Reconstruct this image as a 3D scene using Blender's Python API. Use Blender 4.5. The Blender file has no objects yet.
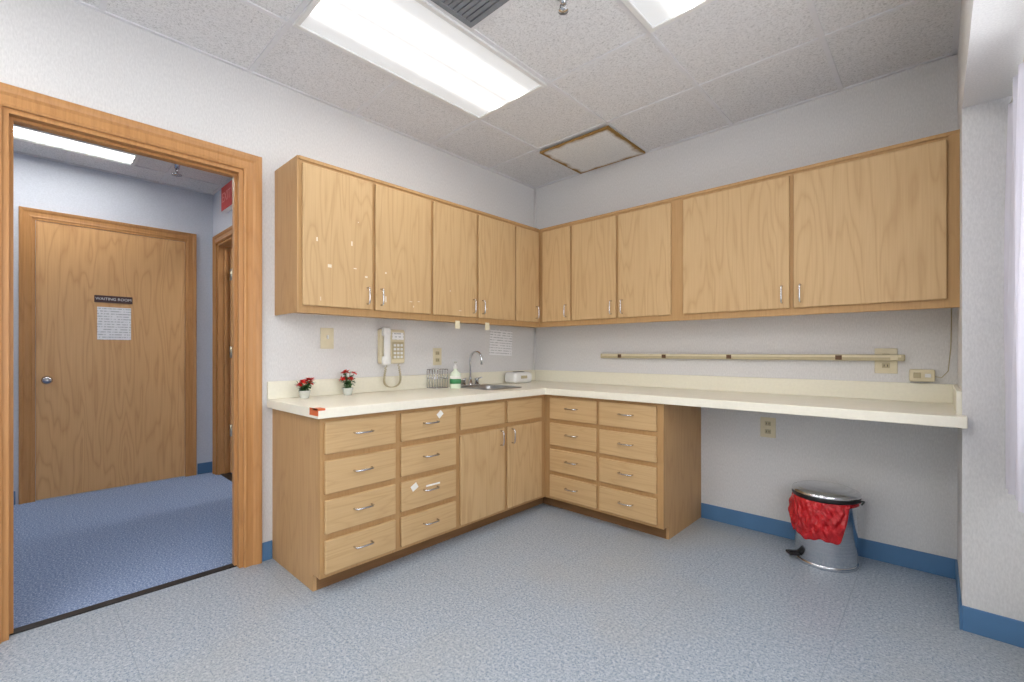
import bpy, bmesh, math, random
from mathutils import Vector, Matrix
random.seed(7)
S=bpy.context.scene
S.view_settings.view_transform='Standard'
S.view_settings.look='None'
S.view_settings.exposure=0.0

def lin(c):
    c=c/255.0
    return c/12.92 if c<=0.04045 else ((c+0.055)/1.055)**2.4
def rgb(r,g,b): return (lin(r),lin(g),lin(b),1.0)

# ---------------------------------------------------------------- materials
class NT:
    def __init__(s,name,rough=0.5,metal=0.0,spec=0.5):
        s.m=bpy.data.materials.new(name); s.m.use_nodes=True
        s.t=s.m.node_tree; s.n=s.t.nodes; s.l=s.t.links
        s.b=s.n['Principled BSDF']
        s.b.inputs['Roughness'].default_value=rough
        s.b.inputs['Metallic'].default_value=metal
        s.b.inputs['Specular IOR Level'].default_value=spec
    def node(s,t,**k):
        n=s.n.new(t)
        for a,v in k.items(): setattr(n,a,v)
        return n
    def coord(s,scale=(1,1,1),out='Object'):
        tc=s.node('ShaderNodeTexCoord'); mp=s.node('ShaderNodeMapping')
        mp.inputs['Scale'].default_value=scale
        s.l.new(tc.outputs[out],mp.inputs['Vector']); return mp.outputs['Vector']
    def noise(s,vec,scale=1,detail=2,rough=0.5,dist=0):
        n=s.node('ShaderNodeTexNoise')
        n.inputs['Scale'].default_value=scale; n.inputs['Detail'].default_value=detail
        n.inputs['Roughness'].default_value=rough; n.inputs['Distortion'].default_value=dist
        s.l.new(vec,n.inputs['Vector']); return n.outputs['Fac']
    def math(s,op,a,b=None):
        n=s.node('ShaderNodeMath',operation=op)
        for i,v in enumerate((a,b)):
            if v is None: continue
            if isinstance(v,(int,float)): n.inputs[i].default_value=v
            else: s.l.new(v,n.inputs[i])
        return n.outputs[0]
    def ramp(s,fac,stops):
        r=s.node('ShaderNodeValToRGB'); e=r.color_ramp.elements
        while len(e)<len(stops): e.new(0.5)
        for i,(p,c) in enumerate(stops):
            e[i].position=p; e[i].color=c
        s.l.new(fac,r.inputs['Fac']); return r.outputs['Color']
    def mix(s,fac,a,b,mode='MIX'):
        n=s.node('ShaderNodeMix',data_type='RGBA',blend_type=mode)
        if isinstance(fac,(int,float)): n.inputs['Factor'].default_value=fac
        else: s.l.new(fac,n.inputs['Factor'])
        for k,v in (('A',a),('B',b)):
            sock=[i for i in n.inputs if i.name==k and i.type=='RGBA'][0]
            if isinstance(v,tuple): sock.default_value=v
            else: s.l.new(v,sock)
        return [o for o in n.outputs if o.type=='RGBA'][0]
    def color(s,c):
        if isinstance(c,tuple): s.b.inputs['Base Color'].default_value=c
        else: s.l.new(c,s.b.inputs['Base Color'])
    def bump(s,h,strength=0.2,dist=0.01):
        b=s.node('ShaderNodeBump'); b.inputs['Strength'].default_value=strength
        b.inputs['Distance'].default_value=dist
        s.l.new(h,b.inputs['Height']); s.l.new(b.outputs['Normal'],s.b.inputs['Normal'])

def simple(name,c,rough=0.5,metal=0.0,var=0.06,scale=30,spec=0.5,bump=0):
    M=NT(name,rough,metal,spec)
    f=M.noise(M.coord(),scale,2)
    d=tuple(max(0,x*(1-var)) for x in c[:3])+(1,); h=tuple(min(1,x*(1+var)) for x in c[:3])+(1,)
    M.color(M.ramp(f,[(0.3,d),(0.7,h)]))
    if bump: M.bump(f,bump,0.002)
    return M.m

def wood(name,base,dark,grain='v',rough=0.52,ringamt=0.55):
    M=NT(name,rough,0.0,0.35)
    sc=(6.5,6.5,0.75) if grain=='v' else (0.75,0.75,9)
    n=M.noise(M.coord(sc),1.0,2,0.45,0.25)
    r=M.math('PINGPONG',M.math('MULTIPLY',n,22.0),1.0)
    r=M.math('POWER',r,3.0)
    fs=(120,120,3.0) if grain=='v' else (3.0,3.0,150)
    st=M.noise(M.coord(fs),1.0,3,0.6)
    st=M.math('MULTIPLY',M.math('SUBTRACT',st,0.38),1.6)
    fac=M.math('ADD',M.math('MULTIPLY',r,ringamt),M.math('MULTIPLY',st,0.5))
    c=M.ramp(fac,[(0.0,base),(1.0,dark)])
    lo=M.noise(M.coord((1.7,1.7,0.8)),1.0,1)
    c=M.mix(M.math('MULTIPLY',lo,0.18),c,tuple(x*0.85 for x in dark[:3])+(1,))
    M.color(c); M.bump(fac,0.06,0.002)
    return M.m

oak=wood('oak_vertical',rgb(209,176,130),rgb(178,140,94),'v',ringamt=0.38)
oakh=wood('oak_horizontal',rgb(209,176,129),rgb(180,142,96),'h',ringamt=0.3)
oakf=wood('oak_frame',rgb(192,153,104),rgb(160,120,74),'v',ringamt=0.2)
oakside=wood('oak_side',rgb(198,159,112),rgb(166,125,80),'v',ringamt=0.3)
casingm=wood('oak_casing',rgb(200,148,94),rgb(150,98,52),'v',ringamt=0.2,rough=0.38)
doorm=wood('oak_door',rgb(224,178,124),rgb(194,142,90),'v',ringamt=0.5,rough=0.4)
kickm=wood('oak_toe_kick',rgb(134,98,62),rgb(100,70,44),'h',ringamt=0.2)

M=NT('wall_vinyl',0.75,spec=0.2)
v=M.coord((1,1,0.35)); f=M.noise(v,160,3,0.6); g=M.noise(M.coord(),1.3,2)
c=M.ramp(f,[(0.3,rgb(215,214,213)),(0.7,rgb(230,229,228))])
c=M.mix(M.math('MULTIPLY',g,0.15),c,rgb(204,203,205))
M.color(c); M.bump(f,0.25,0.003); wallm=M.m

M=NT('hall_wall_paint',0.8,spec=0.2)
f=M.noise(M.coord(),120,3); M.color(M.ramp(f,[(0.3,rgb(210,215,225)),(0.7,rgb(220,225,235))])); M.bump(f,0.15,0.002); hallm=M.m

M=NT('ceiling_tile_fissured',0.95,spec=0.1)
f=M.noise(M.coord(),120,4,0.75); p=M.noise(M.coord((1,1.6,1)),55,3,0.7)
c=M.ramp(f,[(0.30,rgb(190,190,190)),(0.48,rgb(228,228,229)),(0.7,rgb(240,240,241))])
c=M.mix(M.ramp(p,[(0.30,(1,1,1,1)),(0.40,(0,0,0,1))]),c,rgb(186,186,188))
M.color(c); M.bump(f,0.2,0.003); ceilm=M.m

M=NT('ceiling_tile_stained',0.95,spec=0.1)
tc=M.node('ShaderNodeTexCoord'); sp=M.node('ShaderNodeSeparateXYZ'); M.l.new(tc.outputs['Generated'],sp.inputs[0])
ex=M.math('ABSOLUTE',M.math('SUBTRACT',sp.outputs[0],0.5)); ey=M.math('ABSOLUTE',M.math('SUBTRACT',sp.outputs[1],0.5))
e=M.math('MAXIMUM',ex,ey); w=M.noise(M.coord(),9,3)
e=M.math('ADD',e,M.math('MULTIPLY',M.math('SUBTRACT',w,0.5),0.12))
f=M.noise(M.coord(),120,4,0.75)
base=M.ramp(f,[(0.30,rgb(204,204,202)),(0.5,rgb(240,240,238))])
st=M.ramp(e,[(0.42,(0,0,0,1)),(0.462,(0.5,0.5,0.5,1)),(0.482,(1,1,1,1))])
M.color(M.mix(st,base,rgb(156,124,74))); stainm=M.m

M=NT('vinyl_floor_tile',0.36,spec=0.4)
f=M.noise(M.coord(),85,4,0.75); f2=M.noise(M.coord(),120,2,0.6); g=M.noise(M.coord(),0.9,3)
c=M.ramp(f,[(0.30,rgb(122,137,156)),(0.5,rgb(164,175,187)),(0.70,rgb(206,211,216))])
c=M.mix(M.ramp(f2,[(0.35,(1,1,1,1)),(0.43,(0,0,0,1))]),c,rgb(112,130,154))
g2=M.ramp(g,[(0.5,(0,0,0,1)),(0.75,(0.45,0.45,0.45,1))])
c=M.mix(g2,c,rgb(176,172,160))
tc=M.coord(); sp=M.node('ShaderNodeSeparateXYZ'); M.l.new(tc,sp.inputs[0])
def seam(o):
    a=M.math('ABSOLUTE',M.math('SUBTRACT',M.math('FRACT',M.math('DIVIDE',M.math('ADD',o,20.08),0.6096)),0.5))
    return M.math('GREATER_THAN',a,0.4968)
s=M.math('MULTIPLY',M.math('MAXIMUM',seam(sp.outputs[0]),seam(sp.outputs[1])),0.35)
c=M.mix(s,c,rgb(112,124,140)); M.color(c)
M.bump(M.noise(M.coord(),14,2),0.04,0.004); floorm=M.m

M=NT('hall_carpet',0.98,spec=0.05)
f=M.noise(M.coord(),110,3,0.8); 
M.color(M.ramp(f,[(0.32,rgb(90,110,150)),(0.5,rgb(136,155,190)),(0.68,rgb(196,208,226))])); M.bump(f,0.6,0.006); carpetm=M.m

bbm=simple('vinyl_cove_base_blue',rgb(84,126,168),0.45,var=0.05,scale=8)
lamm=simple('laminate_cream',rgb(242,237,220),0.35,var=0.02,scale=60)
splashm=simple('laminate_splash',rgb(236,232,214),0.4,var=0.02,scale=60)
tbar=simple('tbar_white',rgb(226,226,229),0.5,var=0.02)
white=simple('white_plastic',rgb(232,232,230),0.4,var=0.02)
beige=simple('beige_plastic',rgb(222,212,182),0.4,var=0.03)
beiged=simple('beige_dark',rgb(188,176,142),0.45,var=0.05)
black=simple('black_plastic',rgb(28,28,30),0.45,var=0.1)
dark=simple('soil_brown',rgb(96,68,42),0.6,var=0.15)
chrome=simple('chrome',rgb(214,216,220),0.16,metal=1.0,var=0.02)
M=NT('stainless_brushed',0.17,1.0); f=M.noise(M.coord((6,6,220)),1,3); M.color(M.ramp(f,[(0.3,rgb(206,208,212)),(0.7,rgb(228,230,234))])); steel=M.m
sinkm=simple('sink_steel',rgb(186,188,192),0.28,metal=1.0,var=0.05)
M=NT('red_plastic_bag',0.27,spec=0.6); f=M.noise(M.coord((1,1,0.7)),26,3,0.6,1.2); M.color(M.ramp(f,[(0.3,rgb(176,14,24)),(0.6,rgb(212,34,42)),(0.8,rgb(236,84,88))])); M.bump(f,0.9,0.02); redbag=M.m
redm=simple('petal_red',rgb(222,34,36),0.5,var=0.15)
greenm=simple('leaf_green',rgb(58,98,50),0.55,var=0.2)
potm=simple('glass_pot',rgb(205,208,200),0.2,var=0.05)
signred=simple('exit_red',rgb(214,70,64),0.4,var=0.05)
signpink=simple('exit_letter',rgb(236,150,142),0.4,var=0.03)
signbrown=simple('sign_brown',rgb(72,46,44),0.4,var=0.05)
orange=simple('orange_sticker',rgb(214,104,50),0.5)
ventm=simple('vent_grey',rgb(128,132,138),0.6)
brass=simple('satin_brass',rgb(200,196,178),0.3,metal=1.0)
labelg=simple('soap_label_green',rgb(70,150,96),0.4)
M=NT('soap_bottle',0.2); M.color(rgb(224,236,216)); soapm=M.m

M=NT('printed_paper',0.8,spec=0.2)
tc=M.coord(); sp=M.node('ShaderNodeSeparateXYZ'); M.l.new(tc,sp.inputs[0])
a=M.math('GREATER_THAN',M.math('FRACT',M.math('MULTIPLY',sp.outputs[2],45.0)),0.62)
n=M.noise(M.coord((90,90,20)),1,2); bb=M.math('GREATER_THAN',n,0.47)
M.color(M.mix(M.math('MULTIPLY',M.math('MULTIPLY',a,bb),0.4),rgb(242,242,244),rgb(60,62,70))); paperm=M.m
paperw=simple('plain_paper',rgb(240,238,230),0.8,var=0.02)
chipm=simple('paint_chip',rgb(232,220,196),0.8,var=0.02)

M=NT('sheer_curtain',0.9,spec=0.1); f=M.noise(M.coord((60,60,2)),1,2)
M.color(M.ramp(f,[(0.3,rgb(222,220,228)),(0.7,rgb(236,234,241))]))
tr=M.node('ShaderNodeBsdfTranslucent'); tr.inputs['Color'].default_value=rgb(222,220,232)
ms=M.node('ShaderNodeMixShader'); ms.inputs[0].default_value=0.3
M.l.new(M.b.outputs[0],ms.inputs[1]); M.l.new(tr.outputs[0],ms.inputs[2]); M.l.new(ms.outputs[0],M.n['Material Output'].inputs[0]); curtm=M.m

M=NT('window_glass',0.02); M.color(rgb(240,245,250))
tr=M.node('ShaderNodeBsdfTransparent'); ms=M.node('ShaderNodeMixShader'); ms.inputs[0].default_value=0.93
M.l.new(M.b.outputs[0],ms.inputs[1]); M.l.new(tr.outputs[0],ms.inputs[2]); M.l.new(ms.outputs[0],M.n['Material Output'].inputs[0]); glassm=M.m

def lamp(name,strength,lo=0.055,pw=3.0):
    M=NT(name,0.4)
    tc=M.node('ShaderNodeTexCoord'); sp=M.node('ShaderNodeSeparateXYZ'); M.l.new(tc.outputs['Generated'],sp.inputs[0])
    u=sp.outputs[0]
    # two tubes behind a prismatic lens
    d=M.math('ABSOLUTE',M.math('SUBTRACT',M.math('ABSOLUTE',M.math('SUBTRACT',u,0.5)),0.17))
    k=M.math('SUBTRACT',1.0,M.math('MULTIPLY',d,3.0))
    k=M.math('POWER',M.math('MAXIMUM',k,0.0),pw)
    k=M.math('ADD',k,lo)
    e=M.math('MULTIPLY',k,strength)
    M.color(rgb(190,196,204)); M.b.inputs['Emission Color'].default_value=(1.0,0.98,0.94,1)
    M.l.new(e,M.b.inputs['Emission Strength']); return M.m
lampm=lamp('lamp_diffuser',21.0,.022,7.0)
fillrear=lamp('rear_fill_diffuser',31.0)  # stronger fill emission for the unseen fixtures behind the camera
lamphall=lamp('hall_lamp_diffuser',42.0,.02,4.0)
fillside=lamp('side_room_fill_diffuser',60.0)  # fill emission for the added, unseen side-room fixture

# ---------------------------------------------------------------- geometry helpers
def empty(name,loc=(0,0,0)):
    o=bpy.data.objects.new(name,None); o.location=loc; o.empty_display_size=0.1
    S.collection.objects.link(o); return o
def link(name,me,mat,parent=None,smooth=False):
    o=bpy.data.objects.new(name,me); S.collection.objects.link(o)
    if mat is not None and len(me.materials)==0: me.materials.append(mat)
    if smooth:
        for p in me.polygons: p.use_smooth=True
    if parent:
        o.parent=parent; o.matrix_parent_inverse=Matrix.Translation(-Vector(parent.location))
    return o
def addbox(bm,b,bev=0,seg=2):
    x0,x1,y0,y1,z0,z1=b
    t=bmesh.new(); bmesh.ops.create_cube(t,size=1)
    for v in t.verts:
        v.co=Vector(((x0+x1)/2+v.co.x*(x1-x0),(y0+y1)/2+v.co.y*(y1-y0),(z0+z1)/2+v.co.z*(z1-z0)))
    if bev: bmesh.ops.bevel(t,geom=t.edges[:],offset=bev,segments=seg,affect='EDGES',profile=0.5)
    me=bpy.data.meshes.new('t'); t.to_mesh(me); t.free(); bm.from_mesh(me); bpy.data.meshes.remove(me)
def boxes(name,bs,mat,parent=None,bev=0,seg=2):
    bm=bmesh.new()
    for b in bs: addbox(bm,b,bev,seg)
    me=bpy.data.meshes.new(name); bm.to_mesh(me); bm.free()
    return link(name,me,mat,parent)
def box(name,x0,x1,y0,y1,z0,z1,mat,parent=None,bev=0,seg=2):
    return boxes(name,[(x0,x1,y0,y1,z0,z1)],mat,parent,bev,seg)
def lathe(name,prof,c,mat,parent=None,seg=40,rot=None,smooth=True):
    bm=bmesh.new(); rings=[]
    for r,z in prof:
        rings.append([bm.verts.new((max(r,1e-5)*math.cos(2*math.pi*i/seg),max(r,1e-5)*math.sin(2*math.pi*i/seg),z)) for i in range(seg)])
    for a,b in zip(rings,rings[1:]):
        for i in range(seg): bm.faces.new((a[i],a[(i+1)%seg],b[(i+1)%seg],b[i]))
    bmesh.ops.remove_doubles(bm,verts=bm.verts,dist=2e-5)
    bmesh.ops.recalc_face_normals(bm,faces=bm.faces)
    mt=Matrix.Translation(c) @ (rot if rot else Matrix.Identity(4))
    bm.transform(mt)
    me=bpy.data.meshes.new(name); bm.to_mesh(me); bm.free()
    o=link(name,me,mat,parent,smooth)
    return o
def tubes(name,paths,r,mat,parent=None,seg=8):
    bm=bmesh.new()
    for pts in paths:
        pts=[Vector(p) for p in pts]; prev=None; n=None
        for i,p in enumerate(pts):
            if i==0: t=(pts[1]-p)
            elif i==len(pts)-1: t=(p-pts[i-1])
            else: t=(pts[i+1]-pts[i-1])
            t.normalize()
            if n is None:
                n=t.orthogonal().normalized()
            else:
                n=(n-t*n.dot(t)); n.normalize()
            b=t.cross(n)
            ring=[bm.verts.new(p+r*(math.cos(2*math.pi*k/seg)*n+math.sin(2*math.pi*k/seg)*b)) for k in range(seg)]
            if prev:
                for k in range(seg): bm.faces.new((prev[k],prev[(k+1)%seg],ring[(k+1)%seg],ring[k]))
            else: bm.faces.new(ring[::-1])
            prev=ring
        bm.faces.new(prev)
    bmesh.ops.recalc_face_normals(bm,faces=bm.faces)
    me=bpy.data.meshes.new(name); bm.to_mesh(me); bm.free()
    return link(name,me,mat,parent,True)
def casing(name,axis,pos,n,a0,a1,zt,mat,parent,w=0.09,z0=0.0):
    prof=[(0,0),(0,.011),(.010,.016),(.022,.013),(.045,.013),(.056,.020),(.072,.024),(w-.004,.024),(w,.018),(w,0)]
    bm=bmesh.new(); cols=[]
    for wv,t in prof:
        q=[(a0-wv,z0),(a0-wv,zt+wv),(a1+wv,zt+wv),(a1+wv,z0)]
        col=[]
        for a,z in q:
            col.append(bm.verts.new((pos+n*t,a,z) if axis=='y' else (a,pos+n*t,z)))
        cols.append(col)
    for A,B in zip(cols,cols[1:]):
        for i in range(3): bm.faces.new((A[i],A[i+1],B[i+1],B[i]))
    bmesh.ops.recalc_face_normals(bm,faces=bm.faces)
    me=bpy.data.meshes.new(name); bm.to_mesh(me); bm.free()
    return link(name,me,mat,parent)
def text(name,body,size,loc,rot,mat,parent):
    cu=bpy.data.curves.new(name,'FONT'); cu.body=body; cu.size=size; cu.align_x='CENTER'; cu.align_y='CENTER'; cu.extrude=0.0006
    o=bpy.data.objects.new(name,cu); S.collection.objects.link(o); cu.materials.append(mat)
    o.parent=parent; o.matrix_parent_inverse=Matrix.Translation(-Vector(parent.location))
    o.location=loc; o.rotation_euler=rot; return o

# ---------------------------------------------------------------- room shell
CZ=2.73; RX=2.86; YB=-5.3; BX=3.25; SZ=2.215
DL,DR,DT=-3.362,-2.48,2.18      # doorway in left wall
HX=-2.43; HY=-2.03
box('floor',0-.06,BX+.1,YB-.1,.1,-.08,0,floorm)
box('floor_hall',HX-.1,-.06,-6.1,.1,-.08,0,carpetm)
box('ceiling',0,BX+.1,YB,.1,CZ,CZ+.08,ceilm)
box('ceiling_hall',HX-.1,-.12,-6.1,.1,CZ,CZ+.08,ceilm)
boxes('wall_left',[(-.12,0,DR,.1,0,CZ+.08),(-.12,0,-6.1,DL,0,CZ+.08),(-.12,0,DL,DR,DT,CZ+.08)],wallm)
box('wall_back',0,BX+.1,0,.1,0,CZ+.08,wallm)
box('wall_right',RX,BX+.1,-.58,0,0,CZ,wallm)
box('wall_bulkhead',RX,BX,YB,-.58,SZ,CZ,wallm)
WY0,WY1,WZ0,WZ1=-4.7,-0.95,.85,2.12
boxes('wall_window',[(BX,BX+.1,YB,-.58,0,WZ0),(BX,BX+.1,YB,-.58,WZ1,CZ),(BX,BX+.1,WY1,-.58,WZ0,WZ1),(BX,BX+.1,YB,WY0,WZ0,WZ1)],wallm)
box('wall_front',-.0,BX+.1,YB-.1,YB,0,CZ+.08,wallm)
# window
w=empty('window_1',(BX+.05,-2.8,1.5))
fr=[]
n=4; L=(WY1-WY0)/n
for i in range(n+1):
    y=WY0+i*L; fr.append((BX+.02,BX+.07,max(WY0,y-.02),min(WY1,y+.02),WZ0,WZ1))
fr+=[(BX+.02,BX+.07,WY0,WY1,WZ0,WZ0+.04),(BX+.02,BX+.07,WY0,WY1,WZ1-.04,WZ1)]
boxes('frame',fr,white,w)
box('sill',BX-.04,BX+.02,WY0-.03,WY1+.03,WZ0-.02,WZ0,white,w)
box('glass',BX+.043,BX+.047,WY0,WY1,WZ0,WZ1,glassm,w)
# curtains
CXX=3.005
def curtain(name,y0,y1):
    p=empty(name,(CXX,(y0+y1)/2,1.5))
    bm=bmesh.new(); N=160; K=10; rows=[]
    for k in range(K+1):
        z=.66+(2.15-.66)*k/K; rows.append([])
        for i in range(N+1):
            t=i/N; y=y0+(y1-y0)*t
            x=CXX+.026*math.sin(t*(y1-y0)*2*math.pi/.085)*(1-.25*k/K)+.008*math.sin(t*31+k*.4)
            rows[-1].append(bm.verts.new((x,y,z)))
    for a,b in zip(rows,rows[1:]):
        for i in range(N): bm.faces.new((a[i],a[i+1],b[i+1],b[i]))
    me=bpy.data.meshes.new('drape'); bm.to_mesh(me); bm.free(); link('drape',me,curtm,p,True)
    return p
c1=curtain('window_curtain',-1.15,-.60)
curtain('window_curtain',-4.95,-4.5)
r=empty('curtain_rod',(CXX,-2.8,2.165))
tubes('rod',[[(CXX,-5.0,2.165),(CXX,-.590,2.165)]],.011,white,r,12)
boxes('brackets',[(CXX-.01,CXX+.01,-.72,-.70,2.165,SZ),(CXX-.01,CXX+.01,-2.8,-2.78,2.165,SZ),(CXX-.01,CXX+.01,-4.9,-4.88,2.165,SZ)],white,r)

# hall
box('wall_hall_far',HX-.1,HX,-6.1,.1,0,CZ+.08,hallm)
HD0,HD1,HDT=-2.28,-1.37,2.22
boxes('wall_hall_side',[(HX,HD0,HY,HY+.12,0,CZ),(HD1,-.12,HY,HY+.12,0,CZ),(HD0,HD1,HY,HY+.12,HDT,CZ)],hallm)
box('wall_hall_end',HX,-.12,-6.1,-6.0,0,CZ,hallm)
box('wall_hall_back',HX,-.12,0,.1,0,CZ,hallm)
# baseboards
def bb(name,bs):
    boxes(name,bs,bbm,None,.003,2)
T=.008; BH=.105
bb('baseboard_back',[(1.552,RX,-T,0,0,BH)])
bb('baseboard_right',[(RX-T,RX,-.58-T,0,0,BH),(RX,BX,-.58-T,-.58,0,BH),(BX-T,BX,YB,-.58,0,BH)])
bb('baseboard_left',[(0,T,DR+.092,-2.332,0,BH),(0,T,YB,DL-.092,0,BH)])
bb('baseboard_hall',[(HX,HX+T,-2.16,HY,0,BH),(HX,HX+T,-6,-3.345,0,BH),(HX,HD0-.08,HY-T,HY,0,BH),(HD1+.09,-.12,HY-T,HY,0,BH)])
bb('baseboard_front',[(0,BX,YB,YB+T,0,BH)])

# ceiling grid
gx=[.55,1.15,1.76,2.37]; gy=[-.62,-1.23,-1.84,-2.45,-3.06,-3.67,-4.28,-4.89]
b=[(x-.011,x+.011,YB,0,CZ-.006,CZ) for x in gx]+[(0,RX,y-.011,y+.011,CZ-.0055,CZ) for y in gy]
b+=[(0,.02,YB,0,CZ-.007,CZ),(0,RX,-.02,0,CZ-.007,CZ),(RX-.02,RX,YB,0,CZ-.007,CZ)]
boxes('ceiling_grid',b,tbar)
hx=[-2.09,-1.765,-1.16,-.55]
b=[(x-.011,x+.011,-6,HY,CZ-.006,CZ) for x in hx]+[(HX,-.12,y-.011,y+.011,CZ-.0055,CZ) for y in gy if y<HY]
b+=[(HX,HX+.02,-6,HY,CZ-.007,CZ),(HX,-.12,HY-.02,HY,CZ-.007,CZ)]
boxes('ceiling_grid_hall',b,tbar)

def fixture(x0,x1,y0,y1,mat):
    p=empty('ceiling_light',((x0+x1)/2,(y0+y1)/2,CZ))
    g=.025; zt=CZ-.002; zb=CZ-.016
    boxes('frame',[(x0,x0+g,y0,y1,zb,zt),(x1-g,x1,y0,y1,zb,zt),(x0+g,x1-g,y0,y0+g,zb,zt),(x0+g,x1-g,y1-g,y1,zb,zt)],white,p,.002,1)
    box('diffuser',x0+g,x1-g,y0+g,y1-g,CZ-.008,CZ-.002,mat,p)
for x0,x1 in ((.562,1.138),(1.772,2.358)):
    fixture(x0,x1,-2.438,-1.242,lampm); fixture(x0,x1,-4.878,-3.682,fillrear)  # rear pair is unseen, added as fill so the visible pair stays dimmer
fixture(-2.08,-1.775,-3.88,-2.68,lamphall)
fixture(-2.08,-1.775,-5.8,-4.6,lamphall)
fixture(-1.6,-1.2,-1.5,-.7,fillside)  # unseen fixture added to brighten the open door leaf
# vent
p=empty('ceiling_vent',(1.455,-2.145,CZ))
boxes('frame',[(1.165,1.745,-2.436,-2.41,CZ-.014,CZ-.001),(1.165,1.745,-1.88,-1.854,CZ-.014,CZ-.001),(1.165,1.19,-2.41,-1.88,CZ-.014,CZ-.001),(1.72,1.745,-2.41,-1.88,CZ-.014,CZ-.001)],ventm,p)
boxes('slats',[(1.19,1.72,-2.41+i*.0265,-2.41+i*.0265+.020,CZ-.012,CZ-.003) for i in range(20)],ventm,p)
# stained tile (dropped & skewed a little)
t=box('ceiling_tile',-.295,.295,-.285,.285,-.006,.006,stainm)
t.location=(.85,-.32,CZ-.018); t.rotation_euler=(math.radians(.9),math.radians(-.6),math.radians(1.5))
def sprinkler(x,y,s=1.0):
    p=empty('sprinkler_head',(x,y,CZ))
    lathe('escutcheon',[(0,-.001),(.035*s,-.001),(.033*s,-.012*s),(.014*s,-.02*s),(.012*s,-.045*s),(.0,-.045*s)],(x,y,CZ),chrome,p,24)
    tubes('arms',[[(x+q*.012*s,y,CZ-.04*s),(x+q*.018*s,y,CZ-.058*s),(x,y,CZ-.075*s)] for q in (-1,1)],.003*s,chrome,p)
    lathe('deflector',[(0,-.073*s),(.022*s,-.074*s),(.022*s,-.078*s),(0,-.078*s)],(x,y,CZ),chrome,p,24)
sprinkler(1.60,-1.71,1.0); sprinkler(-1.70,-2.46,1.6)

# ---------------------------------------------------------------- doors
# main doorway trim
t=empty('trim_1',(0,(DL+DR)/2,1.1))
casing('casing_room','y',0,1,DL,DR,DT,casingm,t)
casing('casing_hall','y',-.12,-1,DL,DR,DT,casingm,t)
boxes('jamb',[(-.12,0,DR-.02,DR,0,DT-.02),(-.12,0,DL,DL+.02,0,DT-.02),(-.12,0,DL,DR,DT-.02,DT)],casingm,t)
boxes('stop',[(-.075,-.04,DR-.032,DR-.02,0,DT-.032),(-.075,-.04,DL+.02,DL+.032,0,DT-.032),(-.075,-.04,DL+.02,DR-.02,DT-.032,DT-.02)],casingm,t)
box('threshold',-.085,-.035,DL+.02,DR-.02,0,.006,black,t,.002,1)
# waiting room door
y0,y1,zt=-3.253,-2.245,2.235
d=empty('door_1',(HX,(y0+y1)/2,1.1))
casing('casing','y',HX,1,y0-.0,y1+.0,zt,casingm,d,w=.075)
boxes('jamb',[(HX,HX+.012,y0-.01,y0+.014,0,zt),(HX,HX+.012,y1-.014,y1+.01,0,zt),(HX,HX+.012,y0,y1,zt-.014,zt+.01)],casingm,d)
box('leaf',HX,HX+.006,y0+.016,y1-.016,.008,zt-.016,doorm,d,.001,1)
rot=Matrix.Rotation(math.pi/2,4,'Y')
lathe('knob',[(0,0),(.033,0),(.033,.006),(.012,.012),(.012,.035),(.026,.045),(.03,.058),(.024,.07),(0,.074)],(HX+.006,-3.175,.956),chrome,d,24,rot)
s=empty('door_sign',(HX+.01,-2.768,1.633))
box('plate',HX+.007,HX+.012,-2.895,-2.645,1.603,1.663,signbrown,s,.002,1)
text('lettering','WAITING ROOM',.031,(HX+.0130,-2.77,1.633),(math.pi/2,0,math.pi/2),white,s)
box('paper_notice',HX+.007,HX+.009,-2.877,-2.655,1.285,1.565,paperm)
# hall side door (open into next room)
d=empty('door_2',(HD0,HY,1.1))
casing('casing','x',HY,-1,HD0,HD1,HDT,casingm,d,w=.075)
boxes('jamb',[(HD0,HD0+.02,HY,HY+.12,0,HDT-.02),(HD1-.02,HD1,HY,HY+.12,0,HDT-.02),(HD0,HD1,HY,HY+.12,HDT-.02,HDT),(HD0+.02,HD0+.032,HY+.05,HY+.075,0,HDT-.02)],casingm,d)
box('leaf',HD0+.022,HD0+.064,HY+.10,HY+.99,.01,HDT-.03,doorm,d,.002,1)
for i,z in enumerate((.42,1.18,1.93)):
    lathe('hinge_knuckle_%d'%i,[(0,-.055),(.010,-.055),(.010,.055),(0,.055)],(HD0+.072,HY+.096,z),brass,d,12)
    box('hinge_plate_%d'%i,HD0+.064,HD0+.067,HY+.105,HY+.15,z-.055,z+.055,brass,d)
    box('hinge_leaf_%d'%i,HD0+.022,HD0+.064,HY+.0965,HY+.0995,z-.055,z+.055,brass,d)
box('threshold',HD0+.02,HD1-.02,HY+.02,HY+.1,0,.006,black,d)
# exit sign
e=empty('exit_sign',(-1.8,HY-.03,2.56))
box('housing',-1.97,-1.66,HY-.045,HY-.001,2.45,2.67,white,e,.006)
box('face',-1.967,-1.663,HY-.049,HY-.045,2.455,2.665,signred,e,.001,1)
text('lettering','EXIT',.12,(-1.815,HY-.0505,2.56),(math.pi/2,0,0),signpink,e)

# ---------------------------------------------------------------- cabinets
def pull(c,axis,normal,parent,L=.096):
    c=Vector(c); a=Vector(axis); n=Vector(normal); h=.028
    pts=[c-a*L/2,c-a*L/2+n*(h*.75),c-a*(L/2-.008)+n*h,c-a*L*.2+n*(h*1.08),c+a*L*.2+n*(h*1.08),c+a*(L/2-.008)+n*h,c+a*L/2+n*(h*.75),c+a*L/2]
    tubes('pull',[pts],.0045,chrome,parent,8)
UZ0,UZ1=1.39,2.22; UD=.315; DTK=.018
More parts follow.
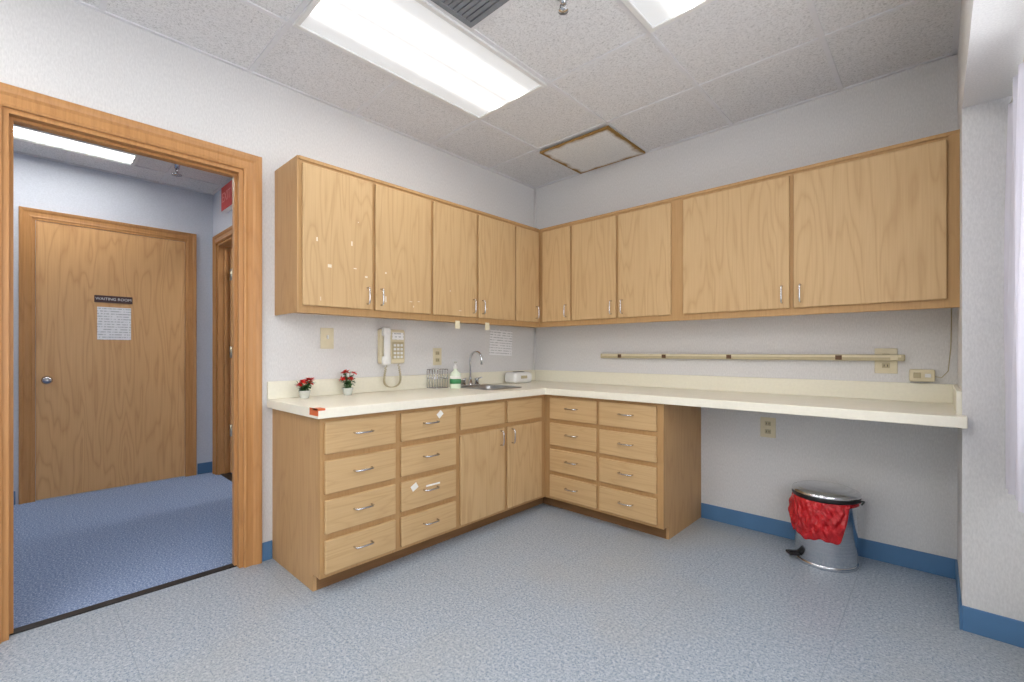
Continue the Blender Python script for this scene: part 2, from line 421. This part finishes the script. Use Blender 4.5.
# upper left run (faces +x)
u=empty('upper_cabinet',(0.16,-1.15,1.8))
box('carcass',0,UD-.018,-2.31,0,UZ0+.02,UZ1,oakside,u,.001,1)
box('bottom_rail',UD-.018,UD,-2.31,-UD,UZ0,UZ0+.045,oakf,u)
boxes('face_frame',[(UD-.018,UD,-2.31,-UD,UZ0+.045,UZ1)],oakf,u)
box('end_panel',0,UD,-2.318,-2.31,UZ0,UZ1,oakside,u,.001,1)
eds=[(-2.295,-1.888),(-1.868,-1.462),(-1.44,-1.052),(-1.03,-.64),(-.622,-.345)]
hs=[1,0,1,0,1]
for i,(a,b_) in enumerate(eds):
    box('door_%d'%(i+1),UD+.001,UD+DTK,a,b_,1.43,2.185,oak,u,.005,3)
    hy=b_-.035 if hs[i] else a+.035
    pull((UD+DTK,hy,1.51),(0,0,1),(1,0,0),u)
box('top_trim',UD,UD+.006,-2.31,-UD-.012,UZ1-.018,UZ1,oakf,u)
# paint chips
ch=[(-2.15,1.655,.03,.024),(-2.22,1.79,.012,.03),(-2.02,1.80,.012,.035),(-2.0,1.66,.024,.008),(-1.93,1.62,.022,.014),(-1.80,1.66,.014,.014),(-1.80,1.50,.012,.05),(-1.62,1.50,.03,.005),(-1.56,1.505,.02,.005),(-1.60,1.47,.008,.015),(-1.30,1.60,.008,.012),(-1.21,1.47,.03,.006),(-.95,1.5,.02,.006),(-2.2,1.47,.004,.03),(-1.98,1.93,.008,.008)]
for i,(y,z,a,b_) in enumerate(ch):
    box('paint_mark_%d'%i,UD+DTK-.0002,UD+DTK+.0006,y-a*.36,y+a*.36,z-b_*.36,z+b_*.36,chipm,u,.0002,1)
# upper right run (faces -y)
u=empty('upper_cabinet',(1.6,-.16,1.8))
box('carcass',UD,RX,-UD+.018,0,UZ0+.02,UZ1,oakside,u,.001,1)
box('face_frame',UD+.0,RX,-UD,-UD+.018,UZ0+.045,UZ1,oakf,u)
box('bottom_rail',UD+.0,RX,-UD,-UD+.018,UZ0,UZ0+.045,oakf,u)
box('bottom_divider',1.47,1.56,-UD-.002,-UD+.0,UZ0,UZ1,oakf,u)
box('top_trim',UD+.012,RX,-UD-.006,-UD,UZ1-.018,UZ1,oakf,u)
box('end_stile',2.822,RX-.001,-UD-.004,-UD,UZ0,UZ1,oakf,u)
eds=[(.36,.642,1),(.662,1.055,1),(1.075,1.472,0),(1.555,2.168,1),(2.188,2.816,0)]
for i,(a,b_,h) in enumerate(eds):
    box('door_%d'%(i+1),a,b_,-UD-DTK,-UD-.001,1.43,2.185,oak,u,.005,3)
    hx_=b_-.035 if h else a+.035
    pull((hx_,-UD-DTK,1.51),(0,0,1),(0,-1,0),u)
# base cabinets
BZ=.864; FX=.612; TK=.085; DD=.018
b=empty('base_cabinet',(.3,-1.2,.45))
bm_=[(0,.535,-2.33,-2.312,0,TK),(0,FX-.02,-2.33,-2.312,TK,BZ),(0,FX-.02,-2.312,0,TK,TK+.018),(0,.015,-2.312,0,TK,BZ)]
boxes('carcass',bm_,oakside,b)
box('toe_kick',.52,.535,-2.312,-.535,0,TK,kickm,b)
box('face_frame',FX-.02,FX,-2.33,-.612,TK,BZ,oakf,b)
cols=[(-2.318,-1.912),(-1.892,-1.486),(-1.464,-1.060),(-1.040,-.66)]
dz=[(.105,.268),(.298,.461),(.491,.654),(.684,.842)]
for ci,(a,c) in enumerate(cols):
    if ci<2:
        for k,(z0,z1) in enumerate(dz):
            box('drawer_%d_%d'%(ci,k),FX+.001,FX+DD,a+.008,c-.008,z0,z1,oakh,b,.005,3)
            pull((FX+DD,(a+c)/2,(z0+z1)/2+.01),(0,1,0),(1,0,0),b)
    else:
        box('false_front_%d'%ci,FX+.001,FX+DD,a+.006,c-.006,.694,.842,oakh,b,.005,3)
        box('door_%d'%ci,FX+.001,FX+DD,a+.006,c-.006,.105,.665,oak,b,.005,3)
        hy=c-.045 if ci==2 else a+.045
        pull((FX+DD,hy,.60),(0,0,1),(1,0,0),b)
for i,(y,z,s_,rr) in enumerate([(-1.62,.812,.04,.7),(-1.80,.42,.042,.5)]):
    q=box('label_%d'%i,-.0006,.0006,-s_/2,s_/2,-s_/2*.8,s_/2*.8,paperw,b)
    q.matrix_parent_inverse=Matrix.Translation(-Vector(b.location)); q.location=(FX+DD+.0008,y,z); q.rotation_euler=(rr,0,0)
box('edge_label',FX+DD,FX+DD+.001,-1.72,-1.62,.402,.412,paperw,b)
b=empty('base_cabinet',(1.1,-.3,.45))
XE=1.55
boxes('carcass',[(XE-.018,XE,-.535,0,0,TK),(XE-.018,XE,-FX+.02,0,TK,BZ),(.60,XE-.018,-FX+.02,-.0,TK,TK+.018),(.60,XE-.018,-.015,0,TK+.018,BZ)],oakside,b)
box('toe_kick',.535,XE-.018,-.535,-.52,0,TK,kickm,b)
box('face_frame',FX,XE,-FX,-FX+.02,TK,BZ,oakf,b)
for ci,(a,c) in enumerate([(.672,1.075),(1.10,1.51)]):
    for k,(z0,z1) in enumerate(dz):
        box('drawer_%d_%d'%(ci,k),a,c,-FX-DD,-FX-.001,z0,z1,oakh,b,.005,3)
        pull(((a+c)/2,-FX-DD,(z0+z1)/2+.01),(1,0,0),(0,-1,0),b)

# countertop with sink cut-out
CT=.912; CB=.864; CD=.66
sx0,sx1,sy0,sy1=.13,.48,-1.06,-.74
ct=empty('countertop',(1.0,-.5,.9))
xs=[0,sx0,sx1,CD,RX,RX+.014]; ys=[-2.36,sy0,sy1,-CD,-.583,0]
bm=bmesh.new(); V={}
def gv(i,j):
    if (i,j) not in V: V[(i,j)]=bm.verts.new((xs[i],ys[j],CT))
    return V[(i,j)]
for i in range(5):
    for j in range(5):
        if i>=3 and j<3: continue
        if i==4 and j!=3: continue
        if i==1 and j==1: continue
        bm.faces.new((gv(i,j),gv(i+1,j),gv(i+1,j+1),gv(i,j+1)))
r_=bmesh.ops.extrude_face_region(bm,geom=bm.faces[:])
for v in r_['geom']:
    if isinstance(v,bmesh.types.BMVert): v.co.z=CB
bmesh.ops.recalc_face_normals(bm,faces=bm.faces)
me=bpy.data.meshes.new('slab'); bm.to_mesh(me); bm.free()
o=link('slab',me,lamm,ct); md=o.modifiers.new('b','BEVEL'); md.width=.004; md.segments=3; md.limit_method='ANGLE'
boxes('backsplash',[(0,.018,-2.36,0,CT,CT+.10),(.018,RX,-.018,0,CT,CT+.10),(RX-.018,RX,-.58,-.018,CT,CT+.10)],splashm,ct,.003,2)
boxes('corner_sticker',[(.605,CD+.0005,-2.3615,-2.325,.903,.9126),(.57,CD+.001,-2.3615,-2.359,.878,.9126)],orange,ct)

# sink
sk=empty('sink',(.3,-.9,.9))
def rr(x0,x1,y0,y1,r,z,n=6):
    P=[]
    for cx,cy,a0 in ((x1-r,y1-r,0),(x0+r,y1-r,90),(x0+r,y0+r,180),(x1-r,y0+r,270)):
        for k in range(n+1):
            a=math.radians(a0+90*k/n); P.append((cx+r*math.cos(a),cy+r*math.sin(a),z))
    return P
bm=bmesh.new(); L_=[rr(sx0-.022,sx1+.022,sy0-.022,sy1+.022,.05,CT+.001),rr(sx0-.018,sx1+.018,sy0-.018,sy1+.018,.048,CT+.006),rr(sx0+.012,sx1-.012,sy0+.012,sy1-.012,.045,CT+.005),rr(sx0+.016,sx1-.016,sy0+.016,sy1-.016,.045,CT-.006),rr(sx0+.03,sx1-.03,sy0+.03,sy1-.03,.05,CT-.15),rr(sx0+.06,sx1-.06,sy0+.06,sy1-.06,.04,CT-.165)]
prev=None
for P in L_:
    ring=[bm.verts.new(p) for p in P]
    if prev:
        for i in range(len(ring)): bm.faces.new((prev[i],prev[(i+1)%len(ring)],ring[(i+1)%len(ring)],ring[i]))
    prev=ring
bm.faces.new(prev); bmesh.ops.recalc_face_normals(bm,faces=bm.faces)
me=bpy.data.meshes.new('basin'); bm.to_mesh(me); bm.free(); link('basin',me,sinkm,sk,True)
lathe('drain',[(0,.001),(.035,.001),(.04,.004),(.042,0)],(.3,-.9,CT-.165),chrome,sk,20)
# faucet
f=empty('faucet',(.075,-.88,1.0)); fx,fy=.075,-.885
lathe('base',[(0,0),(.028,0),(.028,.01),(.018,.02),(.014,.05),(.0,.05)],(fx,fy,CT+.001),chrome,f,24)
pts=[(fx,fy,CT+.04),(fx,fy,CT+.21)]
for k in range(1,13):
    a=math.pi*k/12; pts.append((fx+.05-.05*math.cos(a),fy+.03*(1-math.cos(a))*.5,CT+.21+.06*math.sin(a)))
pts.append((fx+.10,fy+.03,CT+.17)); tubes('spout',[pts],.009,chrome,f,12)
box('deck_plate',fx-.025,fx+.025,fy-.09,fy+.09,CT+.001,CT+.012,chrome,f,.005,3)
for sgn in (-1,1):
    lathe('handle_%d'%(sgn+1),[(0,0),(.017,0),(.014,.03),(.02,.035),(.02,.045),(0,.05)],(fx,fy+sgn*.07,CT+.012),chrome,f,16)
    tubes('lever_%d'%(sgn+1),[[(fx,fy+sgn*.07,CT+.055),(fx+.045,fy+sgn*.085,CT+.065)]],.005,chrome,f)

# soap bottle
sb=empty('soap_bottle',(.17,-1.125,1.0)); c=(.18,-1.125,CT)
lathe('bottle',[(0,0),(.038,0),(.041,.005),(.041,.095),(.034,.118),(.015,.130),(.015,.145),(0,.145)],c,soapm,sb,28)
lathe('label',[(.0415,.035),(.042,.035),(.042,.07),(.0415,.07)],c,labelg,sb,28)
lathe('label_band',[(.0415,.07),(.042,.07),(.042,.09),(.0415,.09)],c,paperw,sb,28)
lathe('pump',[(0,.145),(.017,.145),(.017,.162),(.006,.164),(.006,.187),(.014,.188),(.014,.199),(0,.2)],c,white,sb,16)
tubes('nozzle',[[(.18,-1.125,CT+.194),(.215,-1.14,CT+.194),(.222,-1.143,CT+.187)]],.005,white,sb)
# wire rack
wr=empty('wire_rack',(.08,-1.2,1.0)); P=[]
x0,x1,y0,y1,z0,z1=.03,.12,-1.27,-1.15,CT+.004,CT+.14
for z in (z0,z0+.07,z1): P.append([(x0,y0,z),(x1,y0,z),(x1,y1,z),(x0,y1,z),(x0,y0,z)])
for i in range(6):
    y=y0+(y1-y0)*i/5; P.append([(x1,y,z0),(x1,y,z1)]); P.append([(x0,y,z0),(x0,y,z1)]); P.append([(x0,y,z0),(x1,y,z0)])
for x in (x0+.03,x0+.06): P.append([(x,y0,z0),(x,y0,z1)]); P.append([(x,y1,z0),(x,y1,z1)])
tubes('wires',P,.0022,chrome,wr,6)
# white dispenser box near corner
tb=empty('tissue_box',(.12,-.36,.96))
box('box',.05,.19,-.48,-.25,CT+.001,CT+.095,white,tb,.03,5)
box('slot',.10,.14,-.42,-.31,CT+.095,CT+.098,black,tb,.001,1)
box('vent',.189,.192,-.41,-.33,CT+.04,CT+.065,beiged,tb,.001,1)

# potted flowers
def plant(x,y,h,seed):
    R=random.Random(seed); p=empty('potted_flower',(x,y,CT+.05))
    lathe('pot',[(0,0),(.022,0),(.024,.004),(.032,.04),(.034,.045),(.030,.045),(.026,.02),(0,.018)],(x,y,CT),potm,p,24)
    lathe('soil',[(0,.036),(.029,.037)],(x,y,CT),dark,p,16)
    stems=[]; bmr=bmesh.new(); bmg=bmesh.new()
    def petal(bm,c,d,L,W):
        d=Vector(d).normalized(); s=d.cross(Vector((0,0,1)))
        if s.length<.01: s=Vector((1,0,0))
        s.normalize(); n=s.cross(d)
        q=[c,c+d*L*.35+s*W+n*.003,c+d*L*.7+s*W*.7,c+d*L-n*.004,c+d*L*.7-s*W*.7,c+d*L*.35-s*W+n*.003]
        bm.faces.new([bm.verts.new(v) for v in q])
    for i in range(12):
        a=R.uniform(0,6.28); rr_=R.uniform(.015,.045); hh=R.uniform(.6,1.0)*h
        tip=Vector((x+rr_*math.cos(a),y+rr_*math.sin(a),CT+hh))
        stems.append([(x+.4*rr_*math.cos(a),y+.4*rr_*math.sin(a),CT+.035),((x+tip.x)/2,(y+tip.y)/2,CT+hh*.6),tuple(tip)])
        if i<6:
            for lay in range(2):
                for k in range(7):
                    b_=2*math.pi*k/7+R.random(); petal(bmr,tip,(math.cos(b_),math.sin(b_),R.uniform(-.3,1.2)),R.uniform(.020,.030),.010)
        for k in range(6):
            b_=R.uniform(0,6.28); q=Vector((x,y,CT+.04)).lerp(tip,R.uniform(.1,.85))
            petal(bmg,q,(math.cos(b_),math.sin(b_),R.uniform(-.4,.6)),R.uniform(.028,.045),.011)
    tubes('stems',stems,.0015,greenm,p,5)
    for n_,bm,m in (('petals',bmr,redm),('leaves',bmg,greenm)):
        me=bpy.data.meshes.new(n_); bm.to_mesh(me); bm.free(); link(n_,me,m,p)
plant(.10,-2.19,.115,3); plant(.10,-1.925,.155,9)

# wall telephone
ph=empty('wall_telephone',(.05,-1.57,1.22))
box('base',.001,.045,-1.665,-1.47,1.10,1.335,beige,ph,.012,3)
box('keypad_panel',.045,.052,-1.575,-1.485,1.13,1.25,beiged,ph,.003,2)
kb=[]
for i in range(3):
    for j in range(4): kb.append((.052,.057,-1.568+i*.027,-1.568+i*.027+.019,1.137+j*.027,1.137+j*.027+.017))
boxes('keys',kb,white,ph,.002,1)
box('number_card',.045,.050,-1.575,-1.485,1.265,1.315,paperm,ph,.001,1)
box('handset_grip',.062,.088,-1.655,-1.61,1.12,1.32,white,ph,.011,3)
box('earpiece',.045,.085,-1.662,-1.602,1.285,1.35,white,ph,.014,3)
box('mouthpiece',.045,.085,-1.662,-1.602,1.09,1.155,white,ph,.014,3)
cord=[]
for i in range(260):
    t=i/259; y=-1.632+.10*t+.035*math.sin(t*math.pi*2)*-1; z=1.09-.155*math.sin(t*math.pi)**.7+.01*t
    a=t*2*math.pi*40; cord.append((.06+.007*math.cos(a),y+.007*math.sin(a),z))
tubes('coiled_cord',[cord],.0028,beiged,ph,5)

# wall plates
def plate_y(name,y,z,w=.075,h=.118,toggle=True):  # on left wall
    p=empty(name,(0,y,z)); box('plate',.0005,.007,y-w/2,y+w/2,z-h/2,z+h/2,beige,p,.003,2)
    if toggle: box('toggle',.007,.018,y-.005,y+.005,z-.004,z+.02,white,p,.002,1)
    else:
        for s_ in (-1,1):
            box('socket%d'%s_,.007,.010,y-.017,y+.017,z+s_*.026-.014,z+s_*.026+.014,beiged,p,.003,2)
            boxes('slots%d'%s_,[(.010,.0105,y-.009,y-.006,z+s_*.026-.006,z+s_*.026+.006),(.010,.0105,y+.006,y+.009,z+s_*.026-.006,z+s_*.026+.006)],black,p)
plate_y('light_switch',-2.012,1.265,.085,.13)
plate_y('wall_outlet',-1.157,1.145,.08,.13,toggle=False)
def plate_x(name,x,z,w=.075,h=.118):
    p=empty(name,(x,0,z)); box('plate',x-w/2,x+w/2,-.007,-.0005,z-h/2,z+h/2,beige,p,.003,2)
    for s_ in (-1,1):
        box('socket%d'%s_,x-.017,x+.017,-.010,-.007,z+s_*.026-.014,z+s_*.026+.014,beiged,p,.003,2)
        boxes('slots%d'%s_,[(x-.009,x-.006,-.0105,-.010,z+s_*.026-.006,z+s_*.026+.006),(x+.006,x+.009,-.0105,-.010,z+s_*.026-.006,z+s_*.026+.006)],black,p)
plate_x('wall_outlet',1.98,.69,.09,.13)
plate_x('wall_outlet',2.573,1.130,.10,.14)
# surface raceway strip
rw=empty('outlet_strip',(1.7,-.02,1.148))
box('channel',.742,2.655,-.040,-.011,1.130,1.166,beiged,rw,.004,2)
box('groove',.76,2.64,-.0412,-.040,1.150,1.163,beige,rw)
for i,x in enumerate((.92,1.29,1.75,2.36,2.61)):
    box('receptacle_%d'%i,x-.016,x+.016,-.0425,-.040,1.135,1.161,dark if i!=4 else beige,rw,.001,1)
boxes('standoffs',[(x,x+.03,-.011,0,1.135,1.16) for x in (.8,1.5,2.2)],beiged,rw)
# timer box with plug
tm=empty('plug_adapter',(2.72,-.03,1.055))
box('body',2.672,2.775,-.04,-.0005,1.022,1.087,beige,tm,.008,3)
box('dial',2.69,2.72,-.046,-.040,1.04,1.07,beiged,tm,.002,1)
box('button',2.735,2.76,-.046,-.040,1.045,1.065,white,tm,.002,1)
tubes('cord',[[(2.775,-.02,1.05),(2.80,-.02,1.045),(2.825,-.012,1.08),(2.835,-.008,1.2),(2.838,-.008,1.408)]],.002,beiged,tm)
# corner conduit
cc=empty('corner_conduit',(.012,-.012,2.4))
tubes('pipe',[[(.012,-.012,UZ1+.0),(.012,-.012,CZ-.01)]],.009,white,cc,10)
tubes('lower_cable',[[(.012,-.012,UZ0+.02),(.012,-.012,1.25),(.02,-.025,1.12),(.03,-.06,1.02)]],.005,white,cc,8)
# note on wall
n_=box('paper_notice',-.0008,.0008,-.14,.14,-.112,.112,paperm); n_.location=(.0016,-.46,1.262); n_.rotation_euler=(math.radians(-2.5),0,0)
# little tags hanging from the upper cabinet's rail
tg=empty('shelf_tag',(.32,-1.2,1.38))
for i,y in enumerate((-1.22,-.93)):
    box('tag_%d'%i,UD+.0005,UD+.002,y-.022,y+.022,1.345,1.40,beige,tg)

# ---------------------------------------------------------------- trash can
tc_=empty('trash_can',(2.32,-.21,.2)); cx,cy=2.32,-.205
lathe('base_ring',[(0,0),(.150,0),(.152,.004),(.152,.018),(.148,.022),(0,.022)],(cx,cy,0),steel,tc_,48)
lathe('body',[(.145,.016),(.148,.024),(.148,.345),(.150,.35),(.150,.36),(.145,.36),(.143,.05)],(cx,cy,0),steel,tc_,56)
lathe('lid_rim',[(.150,.366),(.160,.366),(.162,.372),(.162,.392),(.158,.396),(.150,.396)],(cx,cy,0),black,tc_,56)
lathe('lid',[(.163,.390),(.163,.397),(.157,.406),(.13,.418),(.08,.427),(.03,.430),(0,.4305)],(cx,cy,0),steel,tc_,56)
# bag skirt: gathered, bunched plastic hanging over the rim
bm=bmesh.new(); N=300; K=36; rows=[]
a0=math.radians(-116)
for k in range(K+1):
    rows.append([])
    for i in range(N):
        a=2*math.pi*i/N; dlt=(a-a0+math.pi)%(2*math.pi)-math.pi
        u_=min(1,max(0,(abs(dlt)-1.02)/.42)); u_=u_*u_*(3-2*u_)
        hem=.150+.185*u_+.012*abs(dlt)+.007*math.sin(a*7)+.003*math.sin(a*19); hem=min(hem,.345)
        t=k/K; z=.378-(.378-hem)*t
        puff=math.sin(math.pi*min(1,t*.93+.02))
        r=.154+.019*puff*(1-u_)
        r+=puff*(.0045*math.sin(a*15+3.2*math.sin(t*5+a*2))+.0035*math.sin(t*21+2.5*math.sin(a*6))+.0025*math.sin(a*33-t*19))
        r=max(r,.1525)
        rows[-1].append(bm.verts.new((cx+r*math.cos(a),cy+r*math.sin(a),z)))
# tuck the hem under
rows.append([bm.verts.new((cx+.1505*math.cos(2*math.pi*i/N),cy+.1505*math.sin(2*math.pi*i/N),rows[-1][i].co.z+.006)) for i in range(N)])
for A,B in zip(rows,rows[1:]):
    for i in range(N): bm.faces.new((A[i],A[(i+1)%N],B[(i+1)%N],B[i]))
me=bpy.data.meshes.new('bin_liner'); bm.to_mesh(me); bm.free(); link('bin_liner',me,redbag,tc_,True)
# pedal & hinge
dx,dy=-.80,-.60
boxes('pedal',[(-.022,.03,-.03,.03,.0,.012),(-.02,.06,-.012,.012,.008,.02)],black,tc_,.003,2)
o=bpy.data.objects['pedal']; o.location=(cx+dx*.178,cy+dy*.178,.03); o.rotation_euler=(0,0,math.atan2(-dy,-dx))
box('hinge_block',cx-.03,cx+.03,cy+.150,cy+.175,.33,.40,black,tc_,.004,2)
tubes('carry_handle',[[(cx+.163,cy,.35),(cx+.175,cy,.37),(cx+.172,cy-.06,.385),(cx+.155,cy-.10,.385)]],.004,black,tc_)

# ---------------------------------------------------------------- light & camera
W=bpy.data.worlds.new('World'); S.world=W; W.use_nodes=True
W.node_tree.nodes['Background'].inputs[0].default_value=(0.95,0.96,1.0,1)
W.node_tree.nodes['Background'].inputs[1].default_value=4.6
cam=bpy.data.cameras.new('camera'); co=bpy.data.objects.new('camera',cam); S.collection.objects.link(co)
cam.lens=16.0; cam.sensor_width=36; cam.shift_y=11/1024; cam.clip_start=.02
co.location=(2.78,-3.30,1.18); co.rotation_euler=(math.radians(90),0,math.radians(43.0))
S.camera=co
